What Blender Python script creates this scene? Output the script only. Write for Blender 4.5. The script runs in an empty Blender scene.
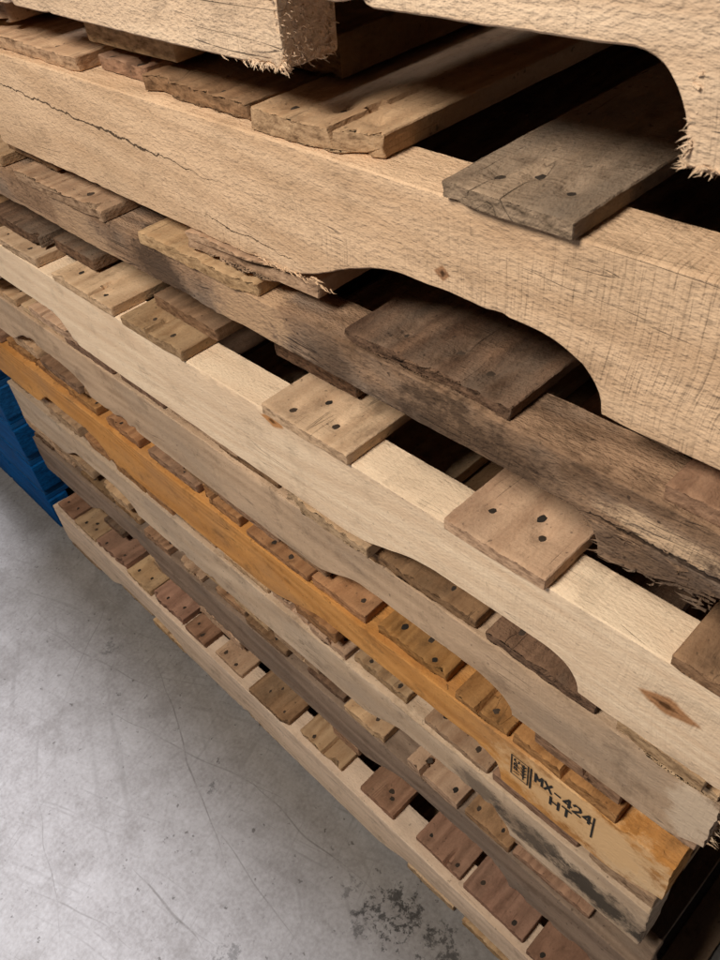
import bpy, bmesh, math, random
from mathutils import Vector, Matrix, noise
C = bpy.context.scene.collection
D = .285
H = 1.096
rng = random.Random(7)

# ---------------------------------------------------------------- node helpers
def N(nt, t, ins=None, **props):
    n = nt.nodes.new(t)
    for k, v in props.items(): setattr(n, k, v)
    for k, v in (ins or {}).items():
        s = n.inputs[k]
        if isinstance(v, bpy.types.NodeSocket): nt.links.new(v, s)
        else: s.default_value = v
    return n
def M(nt, op, a, b=0.0, clamp=False):
    return N(nt, 'ShaderNodeMath', {0: a, 1: b}, operation=op, use_clamp=clamp).outputs[0]
def VM(nt, op, a, b):
    return N(nt, 'ShaderNodeVectorMath', {0: a, 1: b}, operation=op).outputs[0]
def MIX(nt, f, a, b, blend='MIX'):
    return N(nt, 'ShaderNodeMix', {0: f, 6: a, 7: b}, data_type='RGBA', blend_type=blend).outputs[2]
def RAMP(nt, f, stops):
    n = N(nt, 'ShaderNodeValToRGB', {0: f})
    cr = n.color_ramp
    while len(cr.elements) < len(stops): cr.elements.new(.5)
    for e, (p, c) in zip(cr.elements, stops):
        e.position = p
        e.color = c if len(c) == 4 else (*c, 1)
    return n.outputs[0]
def STEP(nt, v, a, b):
    return N(nt, 'ShaderNodeMapRange', {0: v, 1: a, 2: b, 3: 0.0, 4: 1.0}).outputs[0]
def NOISE(nt, vec, scale=1, detail=4, rough=.55, dist=0):
    return N(nt, 'ShaderNodeTexNoise', {'Vector': vec, 'Scale': scale, 'Detail': detail, 'Roughness': rough, 'Distortion': dist}).outputs[0]
def c4(c): return (c[0], c[1], c[2], 1)

def wood(name, light, dark, gray=(.38, .28, .19), wamt=.25, dirt=.35, cracks=(), knots=(), stains=(), saw=.5, vary=.25, checks=.5, rough_bump=1.0, end=(.5, .9, 1.0)):
    """Sawn timber, grain along the object's x axis. cracks/knots/stains are given in local (x, z)."""
    m = bpy.data.materials.new(name); m.use_nodes = True
    nt = m.node_tree; nt.nodes.clear()
    out = N(nt, 'ShaderNodeOutputMaterial')
    tc = N(nt, 'ShaderNodeTexCoord'); raw = tc.outputs['Object']
    rnd = N(nt, 'ShaderNodeObjectInfo').outputs['Random']
    off = N(nt, 'ShaderNodeCombineXYZ', {0: M(nt, 'MULTIPLY', rnd, 31.7), 1: M(nt, 'MULTIPLY', rnd, 17.3), 2: M(nt, 'MULTIPLY', rnd, 53.1)}).outputs[0]
    p = VM(nt, 'ADD', raw, off)
    wn = N(nt, 'ShaderNodeTexNoise', {'Vector': VM(nt, 'MULTIPLY', p, (3, 12, 12)), 'Scale': 1, 'Detail': 1}).outputs[1]
    warp = VM(nt, 'MULTIPLY', VM(nt, 'SUBTRACT', wn, (.5, .5, .5)), (.0, .035, .035))
    q = VM(nt, 'ADD', p, warp)
    g1 = NOISE(nt, VM(nt, 'MULTIPLY', q, (3.0, 70, 70)), 1, 4, .62)
    fine = NOISE(nt, VM(nt, 'MULTIPLY', p, (200, 420, 420)), 1, 2, .65)
    # growth rings cut at a shallow angle: contour lines of a slow field
    ring = NOISE(nt, VM(nt, 'MULTIPLY', q, (.9, 11, 11)), 1, 1, .4)
    wave = M(nt, 'ADD', M(nt, 'MULTIPLY', M(nt, 'SINE', M(nt, 'MULTIPLY', ring, 90.0)), .5), .5)
    blot = NOISE(nt, VM(nt, 'MULTIPLY', p, (12, 24, 24)), 1, 4, .64)
    f = M(nt, 'ADD', M(nt, 'ADD', M(nt, 'MULTIPLY', g1, .38), M(nt, 'MULTIPLY', wave, .14)), M(nt, 'ADD', M(nt, 'MULTIPLY', fine, .22), M(nt, 'MULTIPLY', blot, .28)))
    mid = tuple((a + b) / 2 for a, b in zip(light, dark))
    col = RAMP(nt, f, [(.36, c4(dark)), (.51, c4(mid)), (.66, c4(light))])
    # saw marks across the grain: short irregular fuzzy strokes
    sw = NOISE(nt, VM(nt, 'ADD', VM(nt, 'MULTIPLY', p, (340, 26, 26)), VM(nt, 'MULTIPLY', wn, (7, 0, 0))), 1, 2, .6)
    swm = M(nt, 'MULTIPLY', STEP(nt, sw, .38, .76), STEP(nt, blot, .34, .60))
    col = MIX(nt, M(nt, 'MULTIPLY', swm, .26 * saw), col, c4(tuple(v * .8 for v in dark)))
    # large value change along the piece
    big = NOISE(nt, VM(nt, 'MULTIPLY', p, (6, 14, 14)), 1, 4, .65)
    col = MIX(nt, M(nt, 'MULTIPLY', STEP(nt, big, .47, .66), wamt), col, c4(gray))
    col = MIX(nt, M(nt, 'MULTIPLY', STEP(nt, big, .46, .30), .4), col, c4(tuple(min(1, v * 1.10) for v in light)))
    # grime
    gr = NOISE(nt, VM(nt, 'MULTIPLY', p, (26, 34, 34)), 1, 6, .74)
    col = MIX(nt, M(nt, 'MULTIPLY', STEP(nt, gr, .53, .75), dirt), col, (.055, .034, .02, 1))
    spk = NOISE(nt, p, 230, 1, .5)
    col = MIX(nt, M(nt, 'MULTIPLY', STEP(nt, spk, .70, .77), .8 * dirt), col, (.03, .022, .017, 1))
    # drying checks along the grain
    ck = NOISE(nt, VM(nt, 'MULTIPLY', q, (2.4, 85, 85)), 1, 1, .5)
    ckm = M(nt, 'MULTIPLY', STEP(nt, M(nt, 'ABSOLUTE', M(nt, 'SUBTRACT', ck, .5)), .012, .0), STEP(nt, blot, .54, .66))
    ckm = M(nt, 'MULTIPLY', ckm, checks)
    col = MIX(nt, ckm, col, (.02, .014, .01, 1))
    sep = N(nt, 'ShaderNodeSeparateXYZ', {0: raw}); X = sep.outputs[0]; Z = sep.outputs[2]
    dark_extra = ckm
    if knots or stains or cracks:
        jit = M(nt, 'SUBTRACT', NOISE(nt, VM(nt, 'MULTIPLY', raw, (45, 0, 45)), 1, 4, .65), .5)
    for (kx, kz, rx, rz, kc) in knots:
        ax = M(nt, 'ABSOLUTE', M(nt, 'DIVIDE', M(nt, 'SUBTRACT', X, kx), rx)); az = M(nt, 'ABSOLUTE', M(nt, 'DIVIDE', M(nt, 'SUBTRACT', Z, kz), rz))
        e = M(nt, 'ADD', M(nt, 'POWER', ax, 1.15), M(nt, 'POWER', az, 1.15))
        e = M(nt, 'ADD', e, M(nt, 'MULTIPLY', jit, .9))
        col = MIX(nt, M(nt, 'MULTIPLY', STEP(nt, e, 1.05, .75), .85), col, c4(kc))
        col = MIX(nt, M(nt, 'MULTIPLY', STEP(nt, e, .45, .2), .9), col, c4(tuple(v * .22 for v in kc)))
    for (sx, sz, rx, rz, sc, st) in stains:
        e = M(nt, 'ADD', M(nt, 'POWER', M(nt, 'DIVIDE', M(nt, 'SUBTRACT', X, sx), rx), 2.0), M(nt, 'POWER', M(nt, 'DIVIDE', M(nt, 'SUBTRACT', Z, sz), rz), 2.0))
        e = M(nt, 'ADD', e, M(nt, 'MULTIPLY', M(nt, 'SUBTRACT', gr, .5), 4.5))
        col = MIX(nt, M(nt, 'MULTIPLY', STEP(nt, e, 1.0, .3), st), col, c4(sc))
    for (x0, x1, z0, z1, w) in cracks:
        t = M(nt, 'DIVIDE', M(nt, 'SUBTRACT', X, x0), x1 - x0, True)
        tap = M(nt, 'MULTIPLY', M(nt, 'MULTIPLY', t, M(nt, 'SUBTRACT', 1.0, t)), 4.0)
        zc = M(nt, 'ADD', M(nt, 'ADD', M(nt, 'MULTIPLY', t, z1 - z0), z0), M(nt, 'MULTIPLY', jit, .014))
        d = M(nt, 'ABSOLUTE', M(nt, 'SUBTRACT', Z, zc))
        k = M(nt, 'MULTIPLY', M(nt, 'SUBTRACT', M(nt, 'MULTIPLY', tap, w), d), 2.2 / w, True)
        col = MIX(nt, M(nt, 'MULTIPLY', k, .85), col, (.03, .018, .011, 1))
        dark_extra = M(nt, 'MAXIMUM', dark_extra, k)
    # end grain
    nx = M(nt, 'ABSOLUTE', N(nt, 'ShaderNodeSeparateXYZ', {0: tc.outputs['Normal']}).outputs[0])
    eg = NOISE(nt, VM(nt, 'MULTIPLY', p, (60, 90, 260)), 1, 3, .7)
    ecol = RAMP(nt, eg, [(.3, c4(tuple(v * end[0] for v in dark))), (.52, c4(tuple(v * end[1] for v in mid))), (.72, c4(tuple(v * end[2] for v in light)))])
    col = MIX(nt, STEP(nt, nx, .55, .85), col, ecol)
    # piece-to-piece variation
    r2 = M(nt, 'FRACT', M(nt, 'MULTIPLY', rnd, 91.7))
    r3 = M(nt, 'FRACT', M(nt, 'MULTIPLY', rnd, 37.3))
    hsv = N(nt, 'ShaderNodeHueSaturation', {'Hue': M(nt, 'ADD', M(nt, 'MULTIPLY', r3, .02 * vary * 3), .493 - .01 * vary * 3),
        'Saturation': M(nt, 'ADD', M(nt, 'MULTIPLY', r3, .7 * vary), 1.05 - .35 * vary),
        'Value': M(nt, 'ADD', M(nt, 'MULTIPLY', r2, 2.2 * vary), 1 - 1.1 * vary), 'Color': col})
    hgt = M(nt, 'ADD', M(nt, 'ADD', M(nt, 'MULTIPLY', g1, .46), M(nt, 'MULTIPLY', fine, .65)), M(nt, 'MULTIPLY', swm, .32 * saw))
    hgt = M(nt, 'SUBTRACT', hgt, M(nt, 'MULTIPLY', dark_extra, 1.2))
    bmp = N(nt, 'ShaderNodeBump', {'Strength': .75 * min(1.25, rough_bump), 'Distance': .0018 * rough_bump, 'Height': hgt})
    b = N(nt, 'ShaderNodeBsdfPrincipled', {'Base Color': hsv.outputs[0], 'Roughness': .9, 'Specular IOR Level': .1, 'Normal': bmp.outputs[0]})
    nt.links.new(b.outputs[0], out.inputs[0])
    return m

def plain(name, colour, rough=.8, metal=0, mottled=.3, per_object=0.0):
    m = bpy.data.materials.new(name); m.use_nodes = True
    nt = m.node_tree; b = nt.nodes['Principled BSDF']
    tc = N(nt, 'ShaderNodeTexCoord').outputs['Object']
    n = NOISE(nt, tc, 220, 2, .6)
    col = MIX(nt, STEP(nt, n, .35, .7), c4(colour), c4(tuple(v * (1 - mottled) for v in colour)))
    if per_object:
        r = N(nt, 'ShaderNodeObjectInfo').outputs['Random']
        col = MIX(nt, M(nt, 'MULTIPLY', r, per_object), col, (.14, .085, .05, 1))
    nt.links.new(col, b.inputs['Base Color']); b.inputs['Roughness'].default_value = rough; b.inputs['Metallic'].default_value = metal
    return m

# ---------------------------------------------------------------- mesh helpers
def nz(x, y, z): return noise.noise(Vector((x, y, z)))
def finish(name, bm, mat, parent=None, loc=(0, 0, 0), rz=0.0, smooth=True):
    bmesh.ops.recalc_face_normals(bm, faces=bm.faces)
    me = bpy.data.meshes.new(name); bm.to_mesh(me); bm.free()
    if smooth:
        for pl in me.polygons: pl.use_smooth = True
        me.set_sharp_from_angle(angle=math.radians(38))
    if mat: me.materials.append(mat)
    o = bpy.data.objects.new(name, me); C.objects.link(o)
    o.parent = parent; o.location = loc; o.rotation_euler = (0, 0, rz)
    return o
def loft(rows):
    bm = bmesh.new()
    vs = [[bm.verts.new(p) for p in r] for r in rows]
    n = len(rows[0])
    for a, b in zip(vs[:-1], vs[1:]):
        for i in range(n):
            j = (i + 1) % n
            bm.faces.new((a[i], a[j], b[j], b[i]))
    bm.faces.new(vs[0]); bm.faces.new(list(reversed(vs[-1])))
    return bm

def plank(L, W, T, seed, nails=(), chip=None, wane=0.0, split=None, rough=1.0, dense=.08, rag=1.0):
    """Board along +x from its front end, width along y, thickness z 0..T."""
    r = .0007
    xs = [0, .0008]
    step = .0032
    while xs[-1] + step < dense: xs.append(xs[-1] + step)
    x = xs[-1]
    while x + .03 < L: x += .03; xs.append(x)
    xs += [L - .0012, L]
    nt_ = max(8, int(W / .0030))
    prof = [(-W/2 + r + (W - 2*r) * i / (nt_ - 1), T, 1) for i in range(nt_)]
    prof += [(W/2, T - r, 2), (W/2, T*.5, 2), (W/2, r, 2)]
    nb = max(8, int(W / .006))
    prof += [(W/2 - r - (W - 2*r) * i / (nb - 1), 0, 0) for i in range(nb)]
    prof += [(-W/2, r, 3), (-W/2, T*.5, 3), (-W/2, T - r, 3)]
    side = 1 if (seed % 2) else -1
    rows = []
    for xi, x in enumerate(xs):
        row = []
        end = xi == 0 or xi == len(xs) - 1
        for (y, z, kind) in prof:
            yy, zz = y, z
            if end:
                yy *= (W - .0010) / W; zz = T/2 + (z - T/2) * (T - .0010) / T
            e = (.0008 * nz(y*30, seed*3.1, z*40) + .0010 * nz(y*240, seed*1.7, z*300)) * rough * rag
            if rag > 1.5: e += .004 * max(0, nz(y*110, seed*2.1, z*60)) * rag / 2
            if chip:
                yc, wd, dp = chip
                ch = max(0, 1 - abs(y - yc) / wd)
                if ch > 0: e += dp * min(1, ch * 2.2) * (.8 + .7 * nz(y*200, seed, z*180 + 3))
            fall = max(0, 1 - x / .05)
            xx = x + e * fall
            zz += (.0004 * nz(x*9, y*25, seed + .3) + .0003 * nz(x*60, y*220, seed + z*30)) * rough + .0008 * nz(x*2.2, 0, seed*2.3)
            yy += (.0006 * nz(x*7, seed*1.3, y*9) + .0004 * nz(x*140, seed*1.3, y*9 + z*140)) * rough
            if wane and kind in (1, 2, 3):
                d = (W/2 - y * side)
                a = wane * max(0, .4 + nz(x*5, seed*.77, 0) * 1.2)
                if d < a and z > T*.4: zz -= (a - d) * .55
            if kind == 1:
                for (nx_, ny_) in nails:
                    d2 = (x - nx_) ** 2 * .6 + (y - ny_) ** 2
                    zz -= .0036 * math.exp(-d2 / (2 * .0040 ** 2))
            if split and z > 0:
                sy, sl = split
                if x < sl and abs(y - sy - .003 * nz(x*60, seed, 1)) < .0019 and kind == 1: zz -= T * .8 * (1 - x / sl)
            row.append((xx, yy, max(zz, -.001)))
        rows.append(row)
    return loft(rows)

def stringer_mesh(L, h, th, notches, seed, step=.005, rough=1.0, flat=None, chipk=1.0):
    """Notched stringer along x (-L/2..L/2), front face y=0, back y=th, z 0..h. notches: (x0, x1, depth, left run, right radius, ragged, floor)."""
    xs = set()
    x = -L/2
    while x < L/2: xs.add(round(x, 5)); x += step
    for v in (L/2, -L/2, -L/2 + .0012, L/2 - .0012): xs.add(round(v, 5))
    for nn in notches:
        a, b, dp, ra, rb = nn[:5]
        for i in range(11):
            k = 1 - math.cos(i / 10 * math.pi / 2)
            xs.add(round(a + ra * i / 10, 5)); xs.add(round(b - rb * k, 5))
        xs.add(round(a - .0006, 5)); xs.add(round(b + .0006, 5))
    xs = sorted(v for v in xs if -L/2 <= v <= L/2)
    def bot(x):
        for a, b, dp, ra, rb, rag, fl in notches:
            if a <= x <= b:
                dd = dp * (1 + .02 * nz(x*8, seed, 4)) + rag * (nz(x*22, seed, 7) * .8 + nz(x*90, seed, 7) * .5)
                u, v = min(1, (x - a) / ra), min(1, (b - x) / rb)
                f0 = max(dd * .06, min(fl, dd))
                if u < 1: f1 = min(fl, dd); return f1 + (dd - f1) * u * u * (3 - 2 * u)
                if v < 1: return f0 + (dd - f0) * math.sqrt(max(0, 1 - (1 - v) ** 2))
                return dd
        return 0.0
    r = .0010
    nf = max(5, int(h / step))
    rows = []
    for xi, x in enumerate(xs):
        b = bot(x); hh = h - b
        end = xi == 0 or xi == len(xs) - 1
        prof = [(0, b + r + (hh - 2*r) * i / (nf - 1), 'f') for i in range(nf)]
        prof += [(r, h, 't'), (th*.35, h, 't'), (th*.7, h, 't'), (th - r, h, 't')]
        prof += [(th, h - r - (hh - 2*r) * i / 4, 'b') for i in range(5)]
        prof += [(th - r, b, 'u'), (th*.66, b, 'u'), (th*.33, b, 'u'), (r, b, 'u')]
        row = []
        fl = .12 if flat and flat[0] < x < flat[1] else 1
        for (y, z, k) in prof:
            e = (.0022 * nz(z*60, y*60, seed) + .0015 * nz(z*200, y*200, seed)) * rough if (xi < 3 or xi > len(xs) - 4) else 0
            dz = (.0004 * nz(x*6, seed*1.9, 2 if k == 't' else 8) + .0003 * nz(x*90, y*80, seed + (5 if k == 't' else 9))) * rough if k in 'tu' or z < b + 2*r or z > h - 2*r else 0
            dy = (.0007 * nz(x*5, z*14, seed + .5) + .0004 * nz(x*45, z*150, seed + .9)) * rough * fl
            if k == 'f' or (k in 'tu' and y < .004):      # small chips out of the arrises, only here and there
                gate = min(1, max(0, nz(x*6, seed*7.7, 3 if z > h/2 else 9) * 4 - .6))
                chew = max(0, nz(x*85, seed*3.3, 1 if z > h/2 else 6)) * .0058 * rough * gate * chipk
                edge = min(z - b, h - z)
                if edge < .007:
                    dy += chew * (1 - edge / .007)
                    dz += chew * .3 * (1 - edge / .007) * (-1 if z > h/2 else 1)
            yy, zz = y, z
            if end: yy = th/2 + (y - th/2) * .95; zz = (h + b)/2 + (z - (h + b)/2) * .97
            row.append((x + e, yy + dy, zz + dz))
        rows.append(row)
    return loft(rows)

def nail_mesh():
    bm = bmesh.new()
    R = .0038
    rings = [(R*.55, .0), (R, -.0002), (R*1.02, -.0010)]
    c = bm.verts.new((0, 0, .0001)); prev = None
    for k, (rr, z) in enumerate(rings):
        ring = [bm.verts.new((rr * (1 + .22 * math.sin(a*3 + 1) + .1 * math.sin(a*5)) * math.cos(a), rr * (1 + .22 * math.sin(a*2)) * math.sin(a), z)) for a in [i * math.tau / 16 for i in range(16)]]
        for i in range(16):
            j = (i + 1) % 16
            if prev is None: bm.faces.new((c, ring[i], ring[j]))
            else: bm.faces.new((prev[i], ring[i], ring[j], prev[j]))
        prev = ring
    bmesh.ops.recalc_face_normals(bm, faces=bm.faces)
    me = bpy.data.meshes.new('nail'); bm.to_mesh(me); bm.free()
    return me

def slivers(pts, seed, wmin=.0004, wmax=.0013):
    """torn wood fibres: thin tapered three-sided slivers; pts = (x, y, z, dx, dy, dz)"""
    rg = random.Random(seed); bm = bmesh.new()
    for (x, y, z, dx, dy, dz) in pts:
        d = Vector((dx, dy, dz)); s = d.orthogonal().normalized(); t = d.normalized().cross(s)
        w = rg.uniform(wmin, wmax); base = Vector((x, y, z))
        mid = base + d * .5 + s * rg.uniform(-.0012, .0012) + t * rg.uniform(-.0012, .0012)
        A = []; B = []
        for i in range(3):
            a = i * math.tau / 3
            o = s * math.cos(a) * w + t * math.sin(a) * w
            A.append(bm.verts.new(base + o)); B.append(bm.verts.new(mid + o * .65))
        tip = bm.verts.new(base + d)
        for i in range(3):
            j = (i + 1) % 3
            bm.faces.new((A[i], A[j], B[j], B[i])); bm.faces.new((B[i], B[j], tip))
        bm.faces.new(A)
    return bm

# ---------------------------------------------------------------- materials
def zl(k): return H - .174 - .117 * (k - 2)          # height of a stringer's top
T = .0135; SH = .089; TD = .0105; LH = .077; LT = .0205   # LH, LT: the lower pallets' thinner stringers and thicker bottom boards
nail_mat = plain('rusty_nail', (.018, .013, .009), .85, .0, .5, .35)
ink = plain('black_stamp_ink', (.014, .012, .010), .9, 0, .3)

W = {}
W['b_gray'] = wood('gray_weathered_board', (.42, .32, .225), (.20, .148, .10), gray=(.19, .155, .12), wamt=.7, dirt=.75, vary=.03, rough_bump=1.3)
W['b_tan'] = wood('tan_board', (.58, .415, .26), (.35, .225, .13), wamt=.45, dirt=.65, vary=.2)
W['b_brown'] = wood('brown_board', (.38, .245, .145), (.175, .103, .058), gray=(.25, .185, .125), wamt=.45, dirt=.65, vary=.22)
W['b_dark'] = wood('dark_brown_board', (.25, .16, .10), (.085, .052, .033), gray=(.185, .145, .108), wamt=.75, dirt=.8, vary=.04, rough_bump=1.6)
W['b_pale'] = wood('pale_board', (.67, .50, .33), (.45, .31, .19), wamt=.4, dirt=.6, vary=.14)
W['b_orange'] = wood('orange_board', (.50, .29, .13), (.28, .145, .06), gray=(.29, .185, .1), wamt=.45, dirt=.6, vary=.15)
W['b_red'] = wood('reddish_brown_board', (.37, .225, .145), (.175, .10, .062), gray=(.26, .175, .115), wamt=.4, dirt=.55, vary=.16)
BLUE = wood('blue_painted_wood', (.019, .09, .275), (.012, .052, .18), gray=(.018, .05, .135), wamt=.5, dirt=.45, vary=.06, saw=.1, checks=.2)

# ---------------------------------------------------------------- pallet builder
NAIL = nail_mesh()
def add_board(root, name, xl, xr, yf, z, mat, depth=1.016, t=TD, nails=True, hero=False, skew=None, chip=None, split=None, wane=None, low=False, rag=1.0):
    w = xr - xl; seed = rng.randint(1, 9999)
    nl = []
    if nails:
        for s in (-1, 1):
            if hero or rng.random() < .92: nl.append((.019 - yf + rng.uniform(-.009, .007), s * w * rng.uniform(.14, .34)))
        if hero or rng.random() < .3: nl.append((.019 - yf + rng.uniform(.008, .020), w * rng.uniform(-.12, .12)))
        nl = [(max(.008, a), b) for a, b in nl]
    if chip is None and rng.random() < .34:
        chip = (rng.choice((-1, 1)) * w * rng.uniform(.3, .5), rng.uniform(.005, .014), rng.uniform(.003, .009))
    if split is None and rng.random() < .35: split = (rng.uniform(-.3, .3) * w, rng.uniform(.03, .075))
    if wane is None: wane = rng.choice((0, 0, 0, .005))
    bm = plank(depth - yf + rng.uniform(-.01, .006), w, t, seed, nl, chip, wane, split, dense=.05 if low else .085, rough=.5 if low else 1, rag=rag)
    sk = rng.uniform(-.008, .008) if skew is None else skew
    o = finish(name, bm, mat, root, ((xl + xr)/2, yf, z), math.pi/2 + sk)
    for (a, b) in nl:
        n = bpy.data.objects.new('nail', NAIL); C.objects.link(n); n.parent = o
        n.location = (a, b, t - .0028); n.rotation_euler = (rng.uniform(-.15, .15), rng.uniform(-.15, .15), rng.uniform(0, 6))
        s = rng.uniform(.95, 1.25) if hero else rng.uniform(.75, 1.1)
        n.scale = (s * rng.uniform(.9, 1.3), s, 1)
        if not n.data.materials: n.data.materials.append(nail_mat)
    return o

def pallet(label, y0, xr, ztop, smat, boards, bottoms, L=1.219, notches=None, group='wooden pallets in the tall stack', name='wooden_pallet', seed=1, inner=None, sh=SH, rough=1.0, tb=T, flat=None, dep=.03, tip=None, chipk=1.0):
    root = bpy.data.objects.new(name, None); C.objects.link(root)
    root.empty_display_size = .05
    xc = xr - L/2
    root.location = (xc, y0, ztop - sh - tb)
    root['label'] = label; root['category'] = 'pallet'; root['group'] = group
    j = lambda: rng.uniform(-.03, .03)
    std = [(L/2 - .152 - .2286 + j(), L/2 - .152 + j()*.4, dep, .08, .045, 0, 0), (-L/2 + .152, -L/2 + .152 + .2286, dep, .07, .07, 0, 0)]
    if notches is None: notches = list(std)
    else: notches = [(n[0] - xc, n[1] - xc) + tuple(n[2:]) for n in notches]
    if tip: notches.append((L/2 - tip[0], L/2 + .01, tip[1], tip[0] * 1.1, .001, .002, 0))
    if flat: flat = (flat[0] - xc, flat[1] - xc)
    zb = tb + .0003
    first = finish('stringer', stringer_mesh(L, sh - .0006, .038, notches, seed, rough=rough, flat=flat, chipk=chipk), smat, root, (0, 0, zb))
    inn = std if sh > .07 else []
    for yy in (.489, .978):
        finish('stringer', stringer_mesh(L, sh - .0006, .038, inn, seed + yy, step=.03, rough=.6), inner or smat, root, (0, yy, zb))
    for b in boards:
        add_board(root, 'deck_board', b[0]*D - xc, b[1]*D - xc, b[2], zb + sh, W[b[3]] if isinstance(b[3], str) else b[3], **(b[4] if len(b) > 4 else {}))
    for b in bottoms:
        kw = dict(b[4]) if len(b) > 4 else {}
        kw.setdefault('nails', False)
        t = kw.setdefault('t', tb - .0006)
        add_board(root, 'bottom_board', b[0]*D - xc, b[1]*D - xc, b[2], tb - .0006 - t, W[b[3]] if isinstance(b[3], str) else b[3], **kw)
    return root, first, xc

def run(x0, x1, gap, mats, ymin, ymax, wmin=.20, wmax=.36, tvar=None, **kw):
    """boards of mixed width laid from x0 to x1 (units of D) with uneven gaps"""
    out = []; x = x0
    while x < x1 - .12:
        w = min(rng.uniform(wmin, wmax), x1 - x)
        k = dict(kw)
        if tvar: k['t'] = rng.uniform(*tvar)
        k['rag'] = rng.choice((.8, 1, 1.2, 1.6, 2.0))
        out.append((x, x + w, rng.uniform(ymin, ymax), rng.choice(mats), k))
        x += w + (gap * rng.uniform(.3, 1.1) if rng.random() < .62 else gap * rng.uniform(2.0, 4.5))
    return out
def low_bottoms(xr, mats):
    r = xr / D
    out = []
    for i, b in enumerate(run(r - 4.26, r - 1.38, .035, mats, .0, .010, .18, .40, (.011, .0195)) + run(r - .50, r - .02, .02, mats, .0, .010, .22, .3, (.012, .0195))):
        if rng.random() < .25: b = (b[0], b[1], rng.uniform(.02, .05)) + b[3:]     # some stop well short of the face
        out.append(b)
    return out
def S(xr, k, x, z, sh=SH):        # world x / camera-relative z to stringer-local coordinates
    return (x - (xr - 1.219/2), H + z - (zl(k) - sh))
LOW = dict(sh=LH, tb=LT)

# --- pallet 1 (top of the frame)
XR = .014
m1 = wood('pale_new_pine', (.83, .66, .475), (.61, .45, .30), gray=(.55, .415, .29), wamt=.35, dirt=.36, saw=1.3, vary=.02, rough_bump=1.4, end=(.8, 1.0, 1.05))
NL = -.364
p1, s1, xc1 = pallet('pale rough sawn pallet with torn shaggy notch edges, topmost of the stack', -.004, XR, H - .043, m1,
    [(-4.2 + i*.352, -4.2 + i*.352 + .347, .005, 'b_tan') for i in range(12)],
    [(-2.2, -1.80, .026, 'b_tan'), (-3.1, -2.62, .02, 'b_tan'), (-1.72, -1.36, .06, 'b_brown'), (-.44, -.08, .012, 'b_tan'), (-4.2, -3.85, .01, 'b_tan')],
    notches=[(NL, -.138, .036, .002, .026, .001, 0), (-1.05, -.82, .036, .03, .03, 0, 0)], seed=11, rough=1.2, tb=.0245)
rg = random.Random(3)
for nxw, sgn in ((NL, 1), (-.138, -1)):
    pts = []
    for i in range(420):
        zz = rg.uniform(0, .034); yy = rg.uniform(-.001, .037)
        pts.append((nxw - xc1 - sgn * .0015, yy, zz, sgn * rg.uniform(.001, .006), rg.uniform(-.003, .003), rg.uniform(-.004, .003)))
    for i in range(130):
        pts.append((nxw - xc1 - sgn * abs(rg.gauss(0, .022)), rg.uniform(-.0005, .006), .0015, sgn * rg.uniform(-.004, .007), rg.uniform(-.003, .002), -rg.uniform(.001, .005)))
    finish('torn_fibre', slivers(pts, 5, .0003, .0010), m1, s1)

# --- pallet 2
XR = -.009
def q(*a): return S(XR, 2, *a)
a0 = q(-.86, -.199); a1 = q(-.44, -.217)
c0 = q(-.50, -.245); c1 = q(-.38, -.252)
k0 = q(-.262, -.218)
m2 = wood('warm_tan_timber', (.77, .575, .385), (.575, .405, .255), gray=(.52, .38, .245), wamt=.4, dirt=.32, saw=1.4, vary=.02, rough_bump=1.25, checks=.25, end=(.8, 1.0, 1.05),
    cracks=[(a0[0], a1[0], a0[1], a1[1], .00095), (c0[0], c1[0], c0[1], c1[1], .0005)],
    knots=[(k0[0], k0[1], .006, .005, (.30, .16, .08))])
p2, s2, xc2 = pallet('warm tan wooden pallet with a long split and one gray board end, second from top', 0, XR, zl(2), m2,
    [(-3.2, -2.80, .006, 'b_tan'), (-2.75, -2.20, .006, 'b_tan', dict(rag=2)), (-2.16, -1.94, .02, 'b_brown'), (-1.90, -1.49, .010, 'b_brown', dict(split=False, rag=2.2, chip=(.04, .014, .006))),
     (-1.455, -1.10, .004, 'b_tan', dict(split=(-.018, .10), chip=(-.040, .018, .010), t=.0125, rag=2.2)),
     (-.900, -.635, -.005, 'b_gray', dict(hero=True, skew=0, chip=(.033, .006, .003), split=False, wane=0, t=.0092)), (-.30, -.02, .004, 'b_brown'), (-4.2, -3.8, .01, 'b_tan'), (-3.7, -3.3, .01, 'b_tan')],
    [(-1.80, -1.32, -.003, 'b_tan', dict(chip=(-.05, .03, .010), rag=2.2)), (-2.5, -2.1, .02, 'b_brown'), (-2.95, -2.6, .01, 'b_brown'), (-.50, -.1, .02, 'b_dark'), (-4.2, -3.85, .01, 'b_brown')],
    notches=[(-.410, -.161, .034, .120, .044, .0, 0), (-1.05, -.82, .037, .03, .03, 0, 0)], seed=22, rough=1.0, chipk=.35)
pts = []
for i in range(60):
    pts.append((-.40 - xc2 + rg.gauss(0, .02), rg.uniform(-.0008, .002), .001 + rg.uniform(0, .003), rg.uniform(.002, .010), -rg.uniform(-.001, .001), rg.uniform(-.003, .001)))
finish('torn_fibre', slivers(pts, 25, .0003, .0008), m2, s2)

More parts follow.
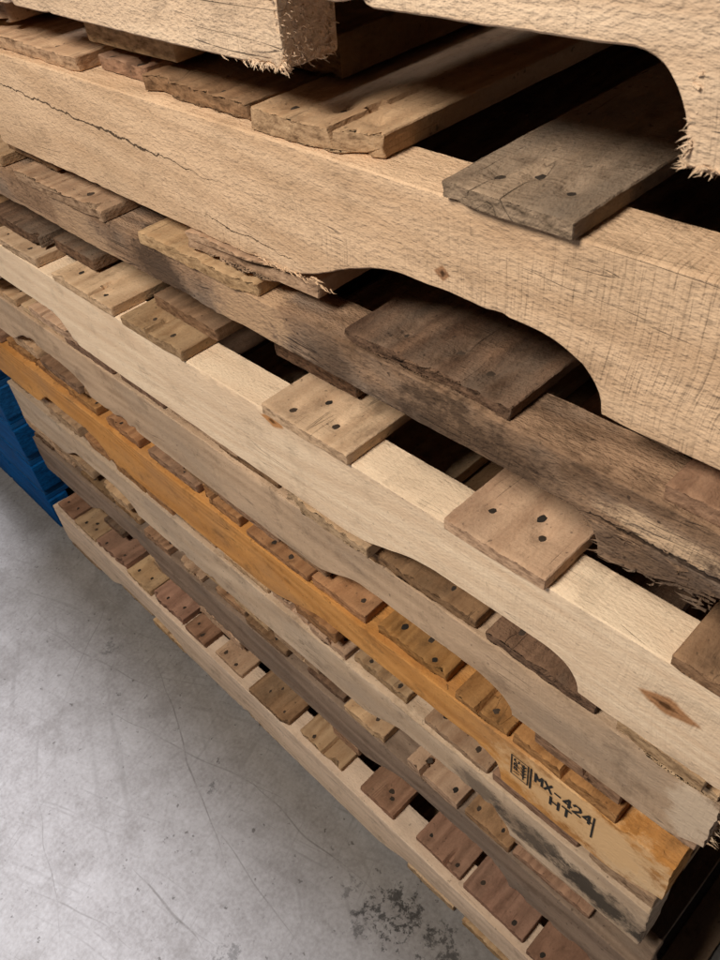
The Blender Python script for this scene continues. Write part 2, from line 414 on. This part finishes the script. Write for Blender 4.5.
# --- pallet 3
XR = .0
st = S(XR, 3, -.24, -.325); sp1 = S(XR, 3, -.105, -.313); sp2 = S(XR, 3, -.45, -.315); sp3 = S(XR, 3, -.105, -.336); sp4 = S(XR, 3, -.57, -.32); sp5 = S(XR, 3, -.36, -.318); sp6 = S(XR, 3, -.70, -.315)
ck0 = S(XR, 3, -.17, -.324); ck1 = S(XR, 3, -.02, -.318)
m3 = wood('brown_weathered_timber', (.42, .285, .18), (.17, .11, .068), gray=(.23, .18, .138), wamt=.9, dirt=.85, saw=.7, vary=.02, rough_bump=1.6, checks=.6, end=(.8, 1.1, 1.3),
    cracks=[(ck0[0], ck1[0], ck0[1], ck1[1], .0018)],
    stains=[(st[0], st[1], .09, .04, (.065, .043, .028), .85), (sp2[0], sp2[1], .05, .035, (.52, .36, .22), .8), (sp4[0], sp4[1], .05, .035, (.07, .047, .032), .85), (sp5[0], sp5[1], .03, .03, (.09, .06, .04), .8), (sp6[0], sp6[1], .05, .03, (.46, .32, .20), .7),
            (sp3[0], sp3[1], .06, .014, (.10, .066, .044), .75), (sp1[0], sp1[1], .055, .009, (.62, .46, .30), .85)])
p3, s3, xc3 = pallet('brown weathered pallet with a wide dark board and splintered right end, third from top', -.006, XR, zl(3), m3,
    [(-3.3, -2.95, .004, 'b_tan'), (-2.8, -2.24, -.002, 'b_tan', dict(rag=2)), (-2.03, -1.52, -.003, 'b_tan', dict(chip=(-.07, .02, .006), rag=1.8)), (-1.213, -.75, .0025, 'b_dark', dict(hero=True, skew=0, chip=(-.03, .03, .003), wane=0, t=.0078, rag=1.8)),
     (-.42, -.06, .002, 'b_brown', dict(chip=False)), (-3.6, -3.33, .01, 'b_brown'), (-4.2, -3.65, .01, 'b_brown')],
    [(-2.3, -1.95, .03, 'b_brown'), (-1.75, -1.4, .05, 'b_dark'), (-.28, -.03, .05, 'b_dark'), (-3.0, -2.7, .03, 'b_dark'), (-3.5, -3.05, .02, 'b_dark'), (-3.85, -3.52, .01, 'b_brown'), (-4.2, -3.88, .01, 'b_brown')],
    notches=[(-1.02, -.148, .055, .03, .020, .002, .028), (-.148, .0, .046, .075, .002, .005, .028)], seed=33, rough=1.4)
pts = []
for i in range(150):
    pts.append((-.150 - xc3 + rg.uniform(-.001, .07), rg.uniform(-.001, .004), .040 + rg.uniform(-.008, .022), rg.uniform(-.016, .004), -rg.uniform(.0, .003), rg.uniform(-.004, .003)))
finish('torn_fibre', slivers(pts, 15, .0003, .0011), m3, s3)

# --- pallet 4
XR = .002
k4 = S(XR, 4, -.091, -.449); k5 = S(XR, 4, -.455, -.416)
m4 = wood('cream_white_pine', (.91, .745, .54), (.75, .575, .395), gray=(.68, .52, .36), wamt=.35, dirt=.3, saw=1.0, vary=.02, checks=.25,
    knots=[(k4[0], k4[1], .022, .010, (.36, .17, .06)), (k5[0], k5[1], .016, .007, (.46, .22, .07))])
pallet('bright cream pine pallet with a flame shaped knot near its right end', -.002, XR, zl(4), m4,
    [(-3.42, -3.02, .0, 'b_pale'), (-2.87, -2.45, -.002, 'b_pale'), (-2.38, -2.02, -.003, 'b_tan', dict(rag=1.6)), (-1.613, -1.26, -.004, 'b_pale', dict(hero=True, chip=False, split=False)),
     (-.92, -.63, -.005, 'b_tan', dict(hero=True, skew=0, split=False, chip=False)), (-.335, -.04, -.002, 'b_brown', dict(chip=False)), (-3.8, -3.46, .0, 'b_tan'), (-4.2, -3.84, .0, 'b_pale')],
    [(-1.62, -1.24, -.002, 'b_pale', dict(chip=(.05, .02, .006), rag=1.8)), (-2.3, -1.9, .006, 'b_tan'), (-2.85, -2.55, .01, 'b_brown'), (-3.4, -3.0, .006, 'b_tan'), (-.42, -.20, .0, 'b_tan'), (-.18, -.02, .004, 'b_brown'), (-4.2, -3.85, .01, 'b_tan')],
    notches=[(-.385, -.15, .028, .11, .030, .0, 0), (-1.07, -.84, .03, .05, .05, 0, 0)], seed=44, chipk=.6)

# --- pallet 5
XR = -.045
e5 = S(XR, 5, -.055, -.56, LH)
m5 = wood('dull_brown_pine', (.62, .465, .315), (.405, .29, .188), gray=(.38, .30, .22), wamt=.55, dirt=.55, saw=.9, vary=.02, checks=.5,
    stains=[(e5[0], e5[1], .022, .05, (.66, .54, .40), .85)])
p5, s5, xc5 = pallet('dull brown pallet with dark brown deck boards, directly below the bright cream pallet', .006, XR, zl(5), m5,
    [(-4.3, -4.02, .003, 'b_tan'), (-3.97, -3.62, .002, 'b_tan'), (-3.56, -3.18, .004, 'b_pale'), (-3.14, -2.76, .002, 'b_brown'), (-2.70, -2.4, .004, 'b_brown'), (-2.35, -2.08, .006, 'b_tan'), (-2.05, -1.72, .004, 'b_brown'), (-1.68, -1.38, .004, 'b_tan'), (-1.32, -.87, .001, 'b_brown', dict(rag=1.6, hero=True)), (-.83, -.49, .001, 'b_dark', dict(rag=1.6, hero=True)), (-.42, -.17, -.001, 'b_pale', dict(rag=2.2))],
    low_bottoms(XR, ['b_brown', 'b_brown', 'b_tan']), seed=55, rough=1.2, dep=.026, tip=(.03, .014), **LOW)
pts = []
for i in range(120):
    pts.append((-.046 - xc5, rg.uniform(0, .037), rg.uniform(.012, .074), rg.uniform(.002, .010), rg.uniform(-.003, .001), rg.uniform(-.003, .003)))
finish('torn_fibre', slivers(pts, 35, .0004, .0012), m5, s5)

# --- pallet 6 (orange, stamped)
XR = -.056
g1_ = S(XR, 6, -.085, -.695, LH); g2_ = S(XR, 6, -.14, -.675, LH)
m6 = wood('orange_stained_timber', (.69, .385, .14), (.47, .235, .075), gray=(.41, .245, .12), wamt=.6, dirt=.6, saw=.7, vary=.01, checks=.6,
    stains=[(g1_[0], g1_[1], .05, .045, (.74, .55, .33), .9), (g2_[0], g2_[1], .09, .045, (.74, .51, .27), .9)])
p6, s6, xc6 = pallet('orange stained pallet with the black heat treatment stamp at its right end', .004, XR, zl(6), m6,
    run(-4.45, -.22, .024, ['b_orange', 'b_orange', 'b_orange', 'b_brown'], .001, .010, tvar=(.008, .0140)),
    low_bottoms(XR, ['b_orange', 'b_orange', 'b_tan']), seed=66, rough=1.0, flat=(-.22, -.10), tip=(.05, .018), notches=[(-.56, -.216, .031, .12, .022, .0, 0), (-1.12, -.9, .03, .06, .06, 0, 0)], **LOW)

# --- pallet 7
XR = -.062
st = S(XR, 7, -.105, -.808, LH); st2 = S(XR, 7, -.185, -.798, LH); st3 = S(XR, 7, -.25, -.79, LH)
m7 = wood('pale_gray_pine', (.70, .555, .395), (.475, .355, .238), gray=(.41, .33, .25), wamt=.55, dirt=.55, saw=.8, vary=.02,
    stains=[(st[0], st[1], .06, .028, (.03, .027, .024), .9), (st2[0], st2[1], .05, .026, (.04, .035, .031), .8), (st3[0], st3[1], .035, .02, (.07, .06, .052), .65)])
pallet('pale pallet with black mould stains on its right end, below the orange pallet', .011, XR, zl(7), m7,
    run(-4.45, -.22, .026, ['b_tan', 'b_tan', 'b_pale', 'b_brown'], .001, .010, tvar=(.008, .0140)),
    low_bottoms(XR, ['b_tan', 'b_tan', 'b_brown']), seed=77, rough=1.2, **LOW)

# --- pallet 8
XR = -.050
m8 = wood('dark_gray_timber', (.32, .24, .175), (.165, .117, .084), gray=(.205, .168, .136), wamt=.65, dirt=.6, saw=.6, vary=.02, checks=.6)
pallet('dark gray brown pallet, second from the bottom of the stack', .008, XR, zl(8), m8,
    run(-4.43, -.2, .03, ['b_brown', 'b_brown', 'b_tan', 'b_dark'], .0, .010, tvar=(.008, .0140)),
    low_bottoms(XR, ['b_brown', 'b_tan', 'b_dark', 'b_red']), seed=88, rough=1.3, **LOW)

# --- pallet 9
XR = .0
m9 = wood('pale_pinkish_pine', (.78, .625, .475), (.57, .435, .315), gray=(.46, .365, .285), wamt=.5, dirt=.5, saw=.8, vary=.02)
pallet('pale pallet with reddish brown deck boards lying on the concrete floor', -.025, XR, zl(9), m9,
    run(-4.24, -.06, .032, ['b_red', 'b_tan', 'b_red', 'b_brown'], .001, .012, .17, .32, (.007, .0120)),
    run(-4.24, -.06, .06, ['b_pale', 'b_tan'], -.002, .012), seed=99, rough=1.2)

# --- stamp on the orange pallet: stencilled strokes on the sawn face
GLY = {'M': [((0, 0), (0, 1)), ((0, 1), (.5, .42)), ((.5, .42), (1, 1)), ((1, 1), (1, 0))], 'X': [((0, 0), (1, 1)), ((0, 1), (1, 0))], '-': [((.15, .45), (.85, .45))],
       '4': [((.78, 0), (.78, 1)), ((.78, 1), (0, .32)), ((0, .32), (1.05, .32))], '2': [((0, .78), (.25, 1)), ((.25, 1), (.8, 1)), ((.8, 1), (1, .76)), ((1, .76), (.9, .55)), ((.9, .55), (0, 0)), ((0, 0), (1, 0))],
       'H': [((0, 0), (0, 1)), ((1, 0), (1, 1)), ((0, .5), (1, .5))], 'T': [((.5, 0), (.5, 1)), ((0, 1), (1, 1))], 'I': [((.5, 0), (.5, 1))],
       'P': [((0, 0), (0, 1)), ((0, 1), (.85, 1)), ((.85, 1), (1, .78)), ((1, .78), (.85, .5)), ((.85, .5), (0, .5))], 'C': [((1, .9), (.3, 1)), ((.3, 1), (0, .6)), ((0, .6), (0, .4)), ((0, .4), (.3, 0)), ((.3, 0), (1, .1))]}
stroke_n = 0
def stroke(bm, p, r, w):
    global stroke_n
    stroke_n += 1
    a, b = Vector(p), Vector(r); d = (b - a).normalized(); n = Vector((-d.y, d.x)) * w / 2; a = a - d * w * .4; b = b + d * w * .4
    bm.faces.new([bm.verts.new((v.x, -.00001 * stroke_n, v.y)) for v in (a - n, b - n, b + n, a + n)])
def letters(bm, body, x, z, cw, ch, gap, w, vertical=False):
    for i, c in enumerate(body):
        for (p, r) in GLY[c]:
            if vertical:
                f = lambda u: (x - u[1] * ch, z + i * (cw + gap) + u[0] * cw)
            else: f = lambda u: (x + i * (cw + gap) + u[0] * cw, z + u[1] * ch)
            stroke(bm, f(p), f(r), w)
zt = LH   # local z of stringer top
def sx(x): return x - xc6
bm = bmesh.new()
letters(bm, 'MX-424', sx(-.1795), zt - .0300, .0066, .0128, .0029, .0025)
letters(bm, 'HT', sx(-.1630), zt - .0475, .0078, .0125, .0042, .0025)
letters(bm, 'IPPC', sx(-.1965), zt - .0430, .0042, .0050, .0026, .0014, True)
for x in (-.1842, -.1225): stroke(bm, (sx(x), zt - .048), (sx(x), zt - .014), .0016)
fx0, fx1, fz0, fz1 = sx(-.2045), sx(-.1870), zt - .0465, zt - .0145      # thin frame round the emblem
for a, b in (((fx0, fz0), (fx0, fz1)), ((fx1, fz0), (fx1, fz1)), ((fx0, fz0), (fx1, fz0)), ((fx0, fz1), (fx1, fz1))): stroke(bm, a, b, .0011)
stroke(bm, (sx(-.1918), zt - .043), (sx(-.1918), zt - .018), .0012)
for i in range(4):          # ear of grain mark beside the letters
    z = zt - .039 + i * .0055
    stroke(bm, (sx(-.1918), z), (sx(-.1892), z + .0036), .0013)
    stroke(bm, (sx(-.1918), z), (sx(-.1940), z + .0036), .0013)
st_o = finish('stamp', bm, ink, s6, (0, -.0006, 0), smooth=False)

# --- neighbouring stack of blue pallets
for i, word in enumerate(('lowest', 'second from the floor', 'third from the floor', 'fourth from the floor', 'fifth from the floor', 'topmost')):
    pallet(f'blue painted pallet in the neighbouring stack at the left edge, {word}',
        -.018, -1.268 - .001 * (i % 2), .0145 + .060 + .086 * i, BLUE,
        [(a, b, .0, BLUE, dict(low=True, nails=False, chip=False, split=False)) for a, b in ((-5.0, -4.47), (-5.42, -5.03), (-5.85, -5.45), (-6.3, -5.9), (-6.9, -6.5), (-7.5, -7.1), (-8.1, -7.7), (-8.8, -8.3))],
        [(-5.2, -4.47, .001, BLUE, dict(low=True, chip=False)), (-6.0, -5.23, .001, BLUE, dict(low=True, chip=False)), (-7.1, -6.3, .0, BLUE, dict(low=True)), (-8.8, -8.2, .0, BLUE, dict(low=True))],
        group='blue pallets of the neighbouring stack', name='blue_pallet', seed=120 + i, rough=.4, sh=.060, notches=[])

# ---------------------------------------------------------------- floor
def ground(u, v):          # where a spot measured on the photograph (720 x 960) lies on the floor
    a, b = (u - 360) / 817, (v - 480) / 817
    X_ = .694*a + .440*b - .570; Y_ = .713*a - .530*b + .459; Z_ = -.100*a - .725*b - .681
    t = H / -Z_
    return X_ * t, Y_ * t - D
fm = bpy.data.materials.new('worn_concrete'); fm.use_nodes = True
nt = fm.node_tree; bs = nt.nodes['Principled BSDF']
tc = N(nt, 'ShaderNodeTexCoord').outputs['Object']
n1 = NOISE(nt, tc, 6.0, 5, .62); n2 = NOISE(nt, tc, 26, 6, .72); n3 = NOISE(nt, tc, 190, 3, .62)
f = M(nt, 'ADD', M(nt, 'ADD', M(nt, 'MULTIPLY', n1, .28), M(nt, 'MULTIPLY', n2, .42)), M(nt, 'MULTIPLY', n3, .32))
col = RAMP(nt, f, [(.36, (.160, .147, .141, 1)), (.52, (.242, .229, .224, 1)), (.68, (.308, .296, .292, 1))])
wv = N(nt, 'ShaderNodeTexNoise', {'Vector': tc, 'Scale': 3, 'Detail': 1}).outputs[1]
tw = VM(nt, 'ADD', tc, VM(nt, 'MULTIPLY', VM(nt, 'SUBTRACT', wv, (.5, .5, .5)), (.08, .08, 0)))
for ang, sc, lo, hi, amt, cc in ((.50, (2.2, 50, 1), .60, .70, .30, (.085, .076, .07, 1)), (-.35, (3.2, 130, 1), .62, .69, .32, (.085, .076, .07, 1)), (1.25, (3.4, 140, 1), .61, .68, .28, (.09, .08, .075, 1))):
    mp = N(nt, 'ShaderNodeMapping', {'Vector': tw, 'Rotation': (0, 0, ang)}).outputs[0]
    s_ = NOISE(nt, VM(nt, 'MULTIPLY', mp, sc), 1, 2, .55)
    msk = M(nt, 'MULTIPLY', STEP(nt, s_, lo, hi), STEP(nt, n2, .42, .60))
    col = MIX(nt, M(nt, 'MULTIPLY', msk, amt), col, cc)
pit = NOISE(nt, tc, 75, 3, .7)
col = MIX(nt, M(nt, 'MULTIPLY', STEP(nt, pit, .65, .70), .7), col, (.055, .049, .045, 1))
dust = NOISE(nt, tc, 11, 6, .76)
col = MIX(nt, M(nt, 'MULTIPLY', STEP(nt, dust, .53, .70), .5), col, (.125, .112, .104, 1))
sp = N(nt, 'ShaderNodeSeparateXYZ', {0: tc}); FX = sp.outputs[0]; FY = sp.outputs[1]
wob = NOISE(nt, tc, 62, 6, .78)
bend = M(nt, 'MULTIPLY', M(nt, 'SUBTRACT', NOISE(nt, tc, 5, 2, .5), .5), .05)
for (u0, v0, u1, v1, w, a) in ((150, 640, 235, 905, .0016, .6), (60, 690, 330, 820, .0013, .45), (20, 620, 190, 705, .0013, .5), (125, 860, 205, 958, .0020, .55), (235, 765, 385, 905, .0015, .55), (35, 780, 60, 955, .0012, .4), (205, 820, 310, 955, .0014, .45), (110, 585, 60, 720, .0012, .45), (5, 880, 150, 955, .0014, .4)):
    x0, y0 = ground(u0, v0); x1, y1 = ground(u1, v1)
    L_ = math.hypot(x1 - x0, y1 - y0); dx, dy = (x1 - x0) / L_, (y1 - y0) / L_
    px = M(nt, 'SUBTRACT', FX, x0); py = M(nt, 'SUBTRACT', FY, y0)
    t = M(nt, 'DIVIDE', M(nt, 'ADD', M(nt, 'MULTIPLY', px, dx), M(nt, 'MULTIPLY', py, dy)), L_, True)
    tap = M(nt, 'MULTIPLY', M(nt, 'MULTIPLY', t, M(nt, 'SUBTRACT', 1.0, t)), 4.0, True)
    d = M(nt, 'ABSOLUTE', M(nt, 'ADD', M(nt, 'ADD', M(nt, 'MULTIPLY', px, -dy), M(nt, 'MULTIPLY', py, dx)), bend))
    k = M(nt, 'MULTIPLY', M(nt, 'SUBTRACT', M(nt, 'MULTIPLY', tap, w), d), 1.6 / w, True)
    col = MIX(nt, M(nt, 'MULTIPLY', M(nt, 'MULTIPLY', k, STEP(nt, n2, .36, .54)), a), col, (.075, .067, .06, 1))
for (x, y, r, a) in ((-.320, -.075, .044, .9), (-.295, -.06, .03, .75), (-.248, -.06, .032, .8), (-.34, -.11, .022, .6), (-.375, -.085, .02, .5), (-.62, -.13, .012, .6), (-.95, -.10, .02, .45), (-.43, -.25, .02, .5)):
    e = M(nt, 'ADD', M(nt, 'POWER', M(nt, 'DIVIDE', M(nt, 'SUBTRACT', FX, x), r), 2.0), M(nt, 'POWER', M(nt, 'DIVIDE', M(nt, 'SUBTRACT', FY, y), r), 2.0))
    e = M(nt, 'ADD', e, M(nt, 'MULTIPLY', M(nt, 'SUBTRACT', wob, .46), 9.0))
    col = MIX(nt, M(nt, 'MULTIPLY', STEP(nt, e, .7, .2), a), col, (.05, .047, .046, 1))
nt.links.new(col, bs.inputs['Base Color'])
bs.inputs['Roughness'].default_value = .82; bs.inputs['Specular IOR Level'].default_value = .18
bp = N(nt, 'ShaderNodeBump', {'Strength': .35, 'Distance': .0018, 'Height': M(nt, 'SUBTRACT', M(nt, 'MULTIPLY', n3, .5), STEP(nt, pit, .64, .72))})
nt.links.new(bp.outputs[0], bs.inputs['Normal'])
bm = bmesh.new(); bmesh.ops.create_grid(bm, x_segments=8, y_segments=8, size=6)
fl = finish('floor', bm, fm, None, (0, 0, -.0012), smooth=False); fl['kind'] = 'structure'; fl['label'] = 'worn gray concrete warehouse floor with stains'; fl['category'] = 'floor'

# ---------------------------------------------------------------- lights
def area(name, locn, target, size, power, colour):
    l = bpy.data.lights.new(name, 'AREA'); l.shape = 'DISK'; l.size = size; l.energy = power; l.color = colour
    o = bpy.data.objects.new(name, l); C.objects.link(o); o.location = locn
    o.rotation_euler = (Vector(target) - Vector(locn)).to_track_quat('-Z', 'Y').to_euler()
area('ceiling_lamp_front', (-.48, -1.05, 2.1), (-.35, 0, .9), .5, 34, (1, .91, .79))
area('ceiling_lamp_above', (-1.0, .42, 3.3), (-.9, -.4, 0), .65, 255, (.90, .92, 1))
w = bpy.data.worlds.new('World'); bpy.context.scene.world = w; w.use_nodes = True
w.node_tree.nodes['Background'].inputs[0].default_value = (1, .93, .86, 1); w.node_tree.nodes['Background'].inputs[1].default_value = .013

# ---------------------------------------------------------------- camera
cd = bpy.data.cameras.new('camera'); co = bpy.data.objects.new('camera', cd); C.objects.link(co)
cd.sensor_fit = 'VERTICAL'; cd.sensor_height = 24; cd.lens = 817 / 960 * 24; cd.clip_start = .01; cd.clip_end = 100
back = Vector((.570, -.459, .681)).normalized(); right = Vector((.694, .713, -.100)); right = (right - back * right.dot(back)).normalized()
up = back.cross(right)
mw = Matrix((right, up, back)).transposed().to_4x4(); mw.translation = Vector((0, -D, H))
co.matrix_world = mw
cd.dof.use_dof = True; cd.dof.focus_distance = .66; cd.dof.aperture_fstop = 22
sc = bpy.context.scene; sc.camera = co
sc.view_settings.view_transform = 'Standard'; sc.view_settings.look = 'None'; sc.view_settings.exposure = 0
